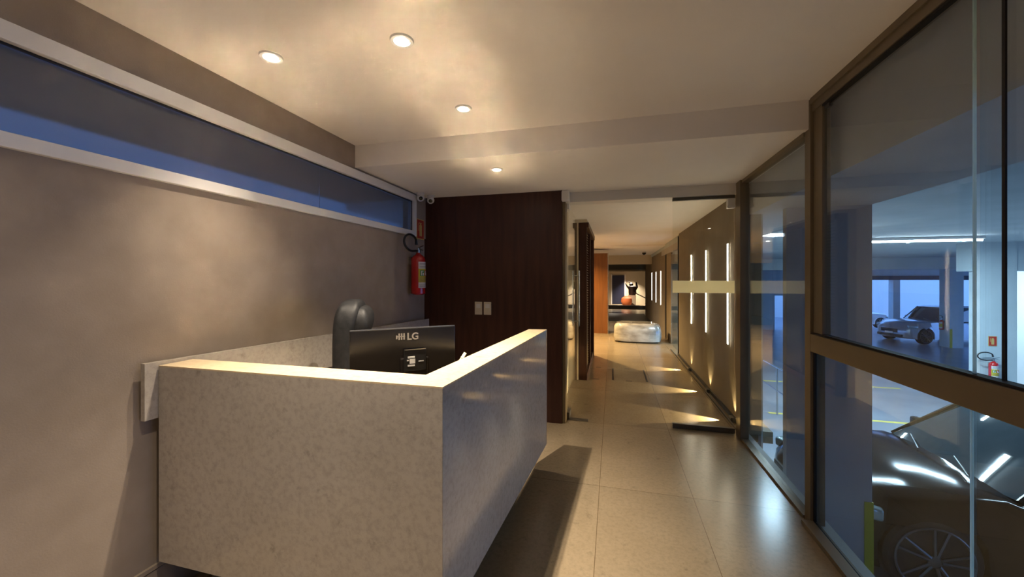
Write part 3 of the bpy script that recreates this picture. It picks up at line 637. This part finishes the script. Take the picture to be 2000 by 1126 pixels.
# ------------------------------------------------------------------ garage
GF = -1.5
struct('garage_floor', MB().box(1.37, 40, -6, 40, GF-0.1, GF), M['g_floor'], 'grey painted car park floor below lobby level', 'floor')
struct('garage_ceiling', MB().box(1.37, 24, -6, 27.2, 2.42, 2.6), M['g_ceil'], 'pale car park ceiling', 'ceiling')
struct('garage_edge_beam', MB().box(1.37, 2.25, -6, 12.0, 2.27, 2.42), M['g_pillar'], 'beam along the glass wall on the car park side', 'beam')
struct('garage_cross_beam', MB().box(2.25, 24.0, 18.0, 18.5, 1.98, 2.42), M['g_ceil'], 'cross beam beyond the fluorescent light', 'beam')
struct('garage_short_beam', MB().box(7.72, 14.0, 10.92, 11.3, 1.78, 2.42), M['g_paint'], 'short beam above the pale right column', 'beam')
struct('garage_fascia', MB().box(1.37, 1.55, -6, 4.62, 2.42, 3.0), M['g_pillar'], 'wall band above the glass on the car park side', 'wall')
struct('garage_sky_block', MB().box(1.37, 24, -6.2, -6, GF, 2.6), M['g_paint'], 'wall added behind the viewpoint to keep sky light out of the car park', 'wall')  # unseen, added to block blue sky light from this side
struct('opening_standin_wall', MB().box(10.75, 15.0, 14.0, 14.2, GF, 2.42), M['white'], 'white wall added at far right in place of the bright opening', 'wall')  # stands in for the bright opening beside the column
pil = thing('garage_pillar', 'wide grey pillar right outside the glass with yellow corner guard', 'pillar', (1.92, 4.5, GF), kind='structure')
dp(MB().box(1.58, 2.25, 4.17, 4.25, GF, 2.27), 'shaft', M['g_pillar'], pil)
dp(MB().box(2.19, 2.258, 4.162, 4.169, GF, -0.40).box(2.251,2.258,4.169,4.24,GF,-0.40), 'corner_guard', M['guard'], pil)
struct('garage_wall_inner', MB().box(1.484, 1.50, 4.52, 8.7, GF, 2.27), M['g_paint'], 'car park side of the corridor wall', 'wall')
struct('garage_wall_under', MB().box(1.302, 1.50, 4.61, 12.0, GF, -0.13).box(1.49,1.62,-6,-3,GF,2.3), M['g_paint'], 'low car park wall under the corridor', 'wall')
fwall = MB()
WY = 27.0
fwall.box(3.2, 9.6, WY, WY+0.2, GF, 2.42).box(9.6, 10.6, WY, WY+0.2, 0.6, 2.42).box(10.6, 12.4, WY, WY+0.2, GF, 2.42)
fwall.box(12.4, 24, WY, WY+0.2, 1.56, 2.42).box(15.46, 15.78, WY-0.2, WY+0.2, GF, 1.56).box(19.4, 24, WY, WY+0.2, GF, 1.56)
struct('garage_wall_far', fwall, M['g_paint'], 'far car park wall with open bays to blue daylight', 'wall')
struct('garage_bay_lintel', MB().box(12.4, 19.4, WY-0.12, WY-0.01, 1.56, 1.80), M['navy'], 'dark lintel above the open bays', 'lintel')
struct('outer_wall', MB().box(4, 40, 36, 36.2, GF, 4.2), M['white'], 'white boundary wall beyond the open bays', 'wall')
colA = thing('garage_column', 'white square column in front of silver car', 'column', (14.88, 22.2, GF), kind='structure')
MB().box(-0.14,0.36,-0.29,0.29,0,3.92).build('shaft', M['g_paint'], colA)
MB().box(-0.146,-0.05,-0.30,-0.291,0,0.85).build('corner_guard', M['guard'], colA)
extinguisher((14.63, 22.2, GF+0.78), R(-90), 'tiny dark red extinguisher on the white garage column')
colB = thing('garage_column', 'pale grey green column at far right behind the glass', 'column', (8.13, 10.97, GF), kind='structure')
MB().box(-0.36,0.37,-0.07,0.07,0,3.92).build('shaft', M['g_paint'], colB)
extinguisher((8.02, 10.79, -0.62), 0, 'red fire extinguisher on the pale column seen through the glass', 0.95)
sg2 = thing('extinguisher_sign', 'small gold bordered sign on pale garage column above extinguisher', 'sign', (8.08, 10.895, 0.24), R(-90))
signparts(sg2)
# parking lines
for i, (x0, x1, y) in enumerate(((3.5, 7.7, 10.2), (3.5, 7.9, 13.4), (3.2, 6.2, 8.35))):
    if i < 2: tag(MB().box(x0, x1, y-0.05, y+0.05, GF, GF+0.003).build('parking_line', M['stripe']), ('nearer' if i == 0 else 'farther')+' yellow parking line on the car park floor', 'parking line')
# fluorescent lights
def fluor(x0, x1, y, z, lab, energy=40):
    t = thing('fluorescent_light', lab, 'fluorescent light', ((x0+x1)/2, y, z)); L_ = (x1-x0)/2
    MB().box(-L_-0.02, L_+0.02, -0.04, 0.04, 0.02, 0.07, 0.004).build('housing', M['white'], t)
    MB().lathe([(0.016,-L_),(0.018,-L_+0.01),(0.018,L_-0.01),(0.016,L_)], (0,0,0), 14, 'X').build('tube', M['tube'], t, True)
    l = bpy.data.lights.new('tube_light', 'AREA'); l.shape = 'RECTANGLE'; l.size = 2*L_; l.size_y = 0.05; l.energy = energy; l.color = (0.62,0.86,1.0)
    o = bpy.data.objects.new('tube_light', l); COL.objects.link(o); o.parent = t; o.location = (0,0,-0.03)
    return t
fluor(4.95, 6.75, 9.3, 2.345, 'long bluish white fluorescent tube under the car park ceiling', 100)
fluor(2.4, 3.85, 7.4, 2.345, 'fluorescent tube over the dark car bonnet, hidden by pillar', 90)
fluor(5.6, 7.2, 5.2, 2.345, 'fluorescent tube above the dark car windscreen', 30)
fluor(2.5, 4.0, 13.0, 2.345, 'added fluorescent tube brightening the blue-lit column', 100)  # extra tube added to brighten the slim column by the corridor glass
fluor(11.0, 13.0, 12.2, 2.345, 'added fluorescent tube out of view, lighting the white wall at far right', 130)  # added outside the view so the stand-in wall shows bright
# handrail in the garage
hr = thing('handrail', 'pale metal handrail in the car park seen through narrow pane', 'handrail', (3.64, 10.0, GF))
dp(MB().tube([(3.64,8.6,-0.42),(3.64,11.6,-0.42)], 0.022, 12), 'top_rail', M['steel'], hr, True)
dp(MB().tube([(3.64,8.6,-0.95),(3.64,11.6,-0.95)], 0.014, 10), 'middle_rail', M['steel'], hr, True)
for y in (8.7, 10.1, 11.5): dp(MB().tube([(3.64,y,GF),(3.64,y,-0.43)], 0.02, 12), 'post', M['steel'], hr, True)

# ------------------------------------------------------------------ cars
def car(label, loc, rz, paint, Ln=4.6, Wd=1.86, Ht=1.68, hood=1.06, fo=0.88, wb=2.75, rw=0.35, cowl=1.62, rear_base=0.15, ws=0.75):
    t = thing('car', label, 'car', loc, rz)
    hw = Wd/2; xf = Ln/2; xr = -Ln/2; ax = xf-fo; ar = ax-wb; gc = 0.24; ra = rw+0.05
    cx = xf-cowl; belt = hood-0.04
    P = [(xr+0.05,0.34),(xr,0.55),(xr+0.01,0.80),(xr+0.05,belt-0.05)]
    P += [(xr+0.3,belt+0.01), (ar,belt), (0,belt), (cx-0.1,belt-0.0), (cx,hood), (cx+0.35,hood-0.015), (ax+0.35,hood-0.07), (xf-0.28,hood-0.16), (xf-0.12,hood-0.24), (xf-0.03,hood-0.36), (xf,0.56), (xf-0.03,0.30), (xf-0.12,gc)]
    def arch(c): return [(c+ra*math.cos(a), max(gc, rw+ra*math.sin(a))) for a in [R(-18+216*k/14) for k in range(15)]]
    P += arch(ax); P += arch(ar); P += [(xr+0.15,gc)]
    ys = [-1,-0.975,-0.92,-0.8,-0.5,0,0.5,0.8,0.92,0.975,1]
    mb = MB(); sl = []
    for q in ys:
        row = []; aq = abs(q)
        for (x, z) in P:
            yy = q*hw
            if z > 0.75: yy *= 1-0.05*((z-0.75)/0.35)**2
            endk = max(0, (abs(x)-(Ln/2-0.55))/0.55)
            yy *= 1-0.13*endk**2
            xx = x - math.copysign(1, x)*(0.20*max(0, aq-0.45)**2/0.3)*(1 if endk > 0.3 else 0)
            zz = z
            if z > 0.78:
                zz = z - 0.055*aq**3 - (0.03 if aq >= 0.99 else (0.012 if aq > 0.95 else 0)) + 0.012*(1-aq)
            row.append(mb.bm.verts.new((xx, yy, zz)))
        sl.append(row)
    n = len(P)
    for a, b in zip(sl, sl[1:]):
        for i in range(n): mb.bm.faces.new((a[i], a[(i+1) % n], b[(i+1) % n], b[i]))
    mb.bm.faces.new(sl[0][::-1]); mb.bm.faces.new(sl[-1])
    bmesh.ops.triangulate(mb.bm, faces=[f for f in mb.bm.faces if len(f.verts) > 4])
    body = mb.build('body', paint, t, True)
    # greenhouse
    G = [(cx+0.02, belt-0.02, 0.90), (cx-ws, Ht-0.05, 0.70), (cx-ws-0.25, Ht-0.015, 0.69), (xr+0.75, Ht-0.03, 0.68), (xr+rear_base+0.1, belt-0.02, 0.86)]
    mb = MB(); A_ = []
    for q in (-1,-0.96,-0.5,0,0.5,0.96,1):
        row = []
        for x, z, k in G:
            bow = 0.13*(abs(q)**2) if x > 0 and z < Ht-0.1 else (0.08*abs(q)**2 if x > 0 else 0)
            row.append(mb.bm.verts.new((x-bow, q*hw*k, z-(0.02 if abs(q) > 0.95 and z > belt+0.1 else 0))))
        A_.append(row)
    for a, b in zip(A_, A_[1:]):
        for i in range(len(G)): mb.bm.faces.new((a[i], a[(i+1) % len(G)], b[(i+1) % len(G)], b[i]))
    mb.bm.faces.new(A_[0][::-1]); mb.bm.faces.new(A_[-1])
    mb.build('windows', M['car_glass'], t, True)
    rf = MB(); rp = [(cx-ws+0.02,Ht-0.055),(cx-ws-0.25,Ht+0.0),(xr+1.3,Ht+0.0),(xr+0.70,Ht-0.025)]
    Q = []
    for q in (-1,-0.9,-0.5,0,0.5,0.9,1):
        Q.append([rf.bm.verts.new((x-0.08*abs(q)**2*(x > 0), q*hw*0.72, z-(0.045 if abs(q) == 1 else 0.01*abs(q))+0.012)) for x, z in rp]+[rf.bm.verts.new((x-0.08*abs(q)**2*(x > 0), q*hw*0.72, z-0.05)) for x, z in rp[::-1]])
    for a, b in zip(Q, Q[1:]):
        for i in range(8): rf.bm.faces.new((a[i], a[(i+1) % 8], b[(i+1) % 8], b[i]))
    rf.bm.faces.new(Q[0][::-1]); rf.bm.faces.new(Q[-1]); rf.build('roof', paint, t, True)
    for s_ in (-1, 1):
        MB().tube([(cx-0.11, s_*hw*0.90, belt-0.03), (cx-ws-0.08, s_*hw*0.715, Ht-0.06)], 0.026, 8).build('front_pillar', paint, t, True)
        MB().tube([(-0.25, s_*hw*0.89, belt-0.03), (-0.32, s_*hw*0.715, Ht-0.06)], 0.028, 8).build('centre_pillar', M['black'], t, True)
        MB().tube([(xr+rear_base+0.14, s_*hw*0.865, belt-0.03), (xr+0.75, s_*hw*0.70, Ht-0.05)], 0.05, 8).build('rear_pillar', paint, t, True)
        MB().obox((cx-0.50, s_*(hw+0.06), belt+0.09), (0.10,0.20,0.13), bev=0.03).obox((cx-0.48, s_*(hw-0.05), belt+0.03),(0.05,0.12,0.04)).build('mirror', paint, t, True)
        MB().obox((xf-0.36, s_*(hw*0.80), hood-0.31), (0.34,0.30,0.13), rz=-s_*R(24), bev=0.03).build('headlight', M['headlamp'], t, True)
        for xx in (0.42, -0.62): MB().obox((xx, s_*(hw+0.0), belt-0.12), (0.18,0.03,0.03), bev=0.01).build('door_handle', paint, t)
        for xx in (ax, ar):
            y = s_*(hw-0.115)
            wt = MB().lathe([(rw*0.78,-0.11),(rw*0.93,-0.112),(rw,-0.08),(rw,0.08),(rw*0.93,0.112),(rw*0.78,0.11)], (xx,y,rw), 40, 'Y').build('wheel', M['tyre'], t, True)
            yo = y+s_*0.10; rm = MB()
            rm.tube([(xx+rw*0.78*math.cos(2*math.pi*k/40), yo+s_*0.015, rw+rw*0.78*math.sin(2*math.pi*k/40)) for k in range(41)], 0.012, 6)
            for k in range(5):
                for dd in (-0.12, 0.12):
                    a = 2*math.pi*k/5+0.5
                    rm.tube([(xx+0.05*math.cos(a+dd*2), yo+s_*0.020, rw+0.05*math.sin(a+dd*2)), (xx+rw*0.77*math.cos(a+dd*1.6), yo+s_*0.016, rw+rw*0.77*math.sin(a+dd*1.6))], [0.017,0.014], 6)
            rm.lathe([(0.06,0.0),(0.06,0.022),(0.03,0.028)] if s_ > 0 else [(0.03,-0.028),(0.06,-0.022),(0.06,0.0)], (xx,yo,rw), 20, 'Y')
            rm.build('rim', M['rim'], wt, True)
    MB().box(xf-0.045, xf+0.008, -0.42, 0.42, 0.50, 0.68, 0.01).build('grille', M['black'], t)
    MB().box(xf-0.06, xf+0.004, -0.62, 0.62, 0.30, 0.42, 0.01).build('lower_intake', M['black'], t)
    MB().box(xf+0.008, xf+0.016, -0.2, 0.2, 0.44, 0.53).build('number_plate', M['paper'], t)
    MB().tube([(cx+0.06, 0.55, hood+0.012), (cx-0.10, 0.15, hood+0.055)], 0.008, 6).tube([(cx+0.07, -0.1, hood+0.018), (cx-0.10, -0.5, hood+0.05)], 0.008, 6).build('wipers', M['black'], t)
    return t
# near car: nose towards the lobby, its side faces the viewpoint
car('large dark car close outside the glass with alloy wheel', (4.47, 4.60+0.95, GF), R(180), M['car_dark'], Ln=4.7, Wd=1.9, Ht=1.66, hood=1.08, fo=0.86, wb=2.8, rw=0.40, cowl=1.45)
hd_ = Vector((-0.9676,-0.2524)); fa = Vector((14.16,23.64)); cc = fa - hd_*(4.75/2-0.85)
car('silver SUV parked far off behind the white column', (cc.x, cc.y, GF), math.atan2(hd_.y, hd_.x), M['car_silver'], Ln=4.75, Wd=1.9, Ht=1.78, hood=1.12, fo=0.85, wb=2.9, rw=0.37, cowl=1.45, ws=0.62)
car('white car partly hidden beyond the open bay', (14.3, 29.2, GF+0.1), R(10), M['car_white'], Ln=4.5, Wd=1.8, Ht=1.55, hood=0.98, fo=0.85, wb=2.65, rw=0.33, cowl=1.35)
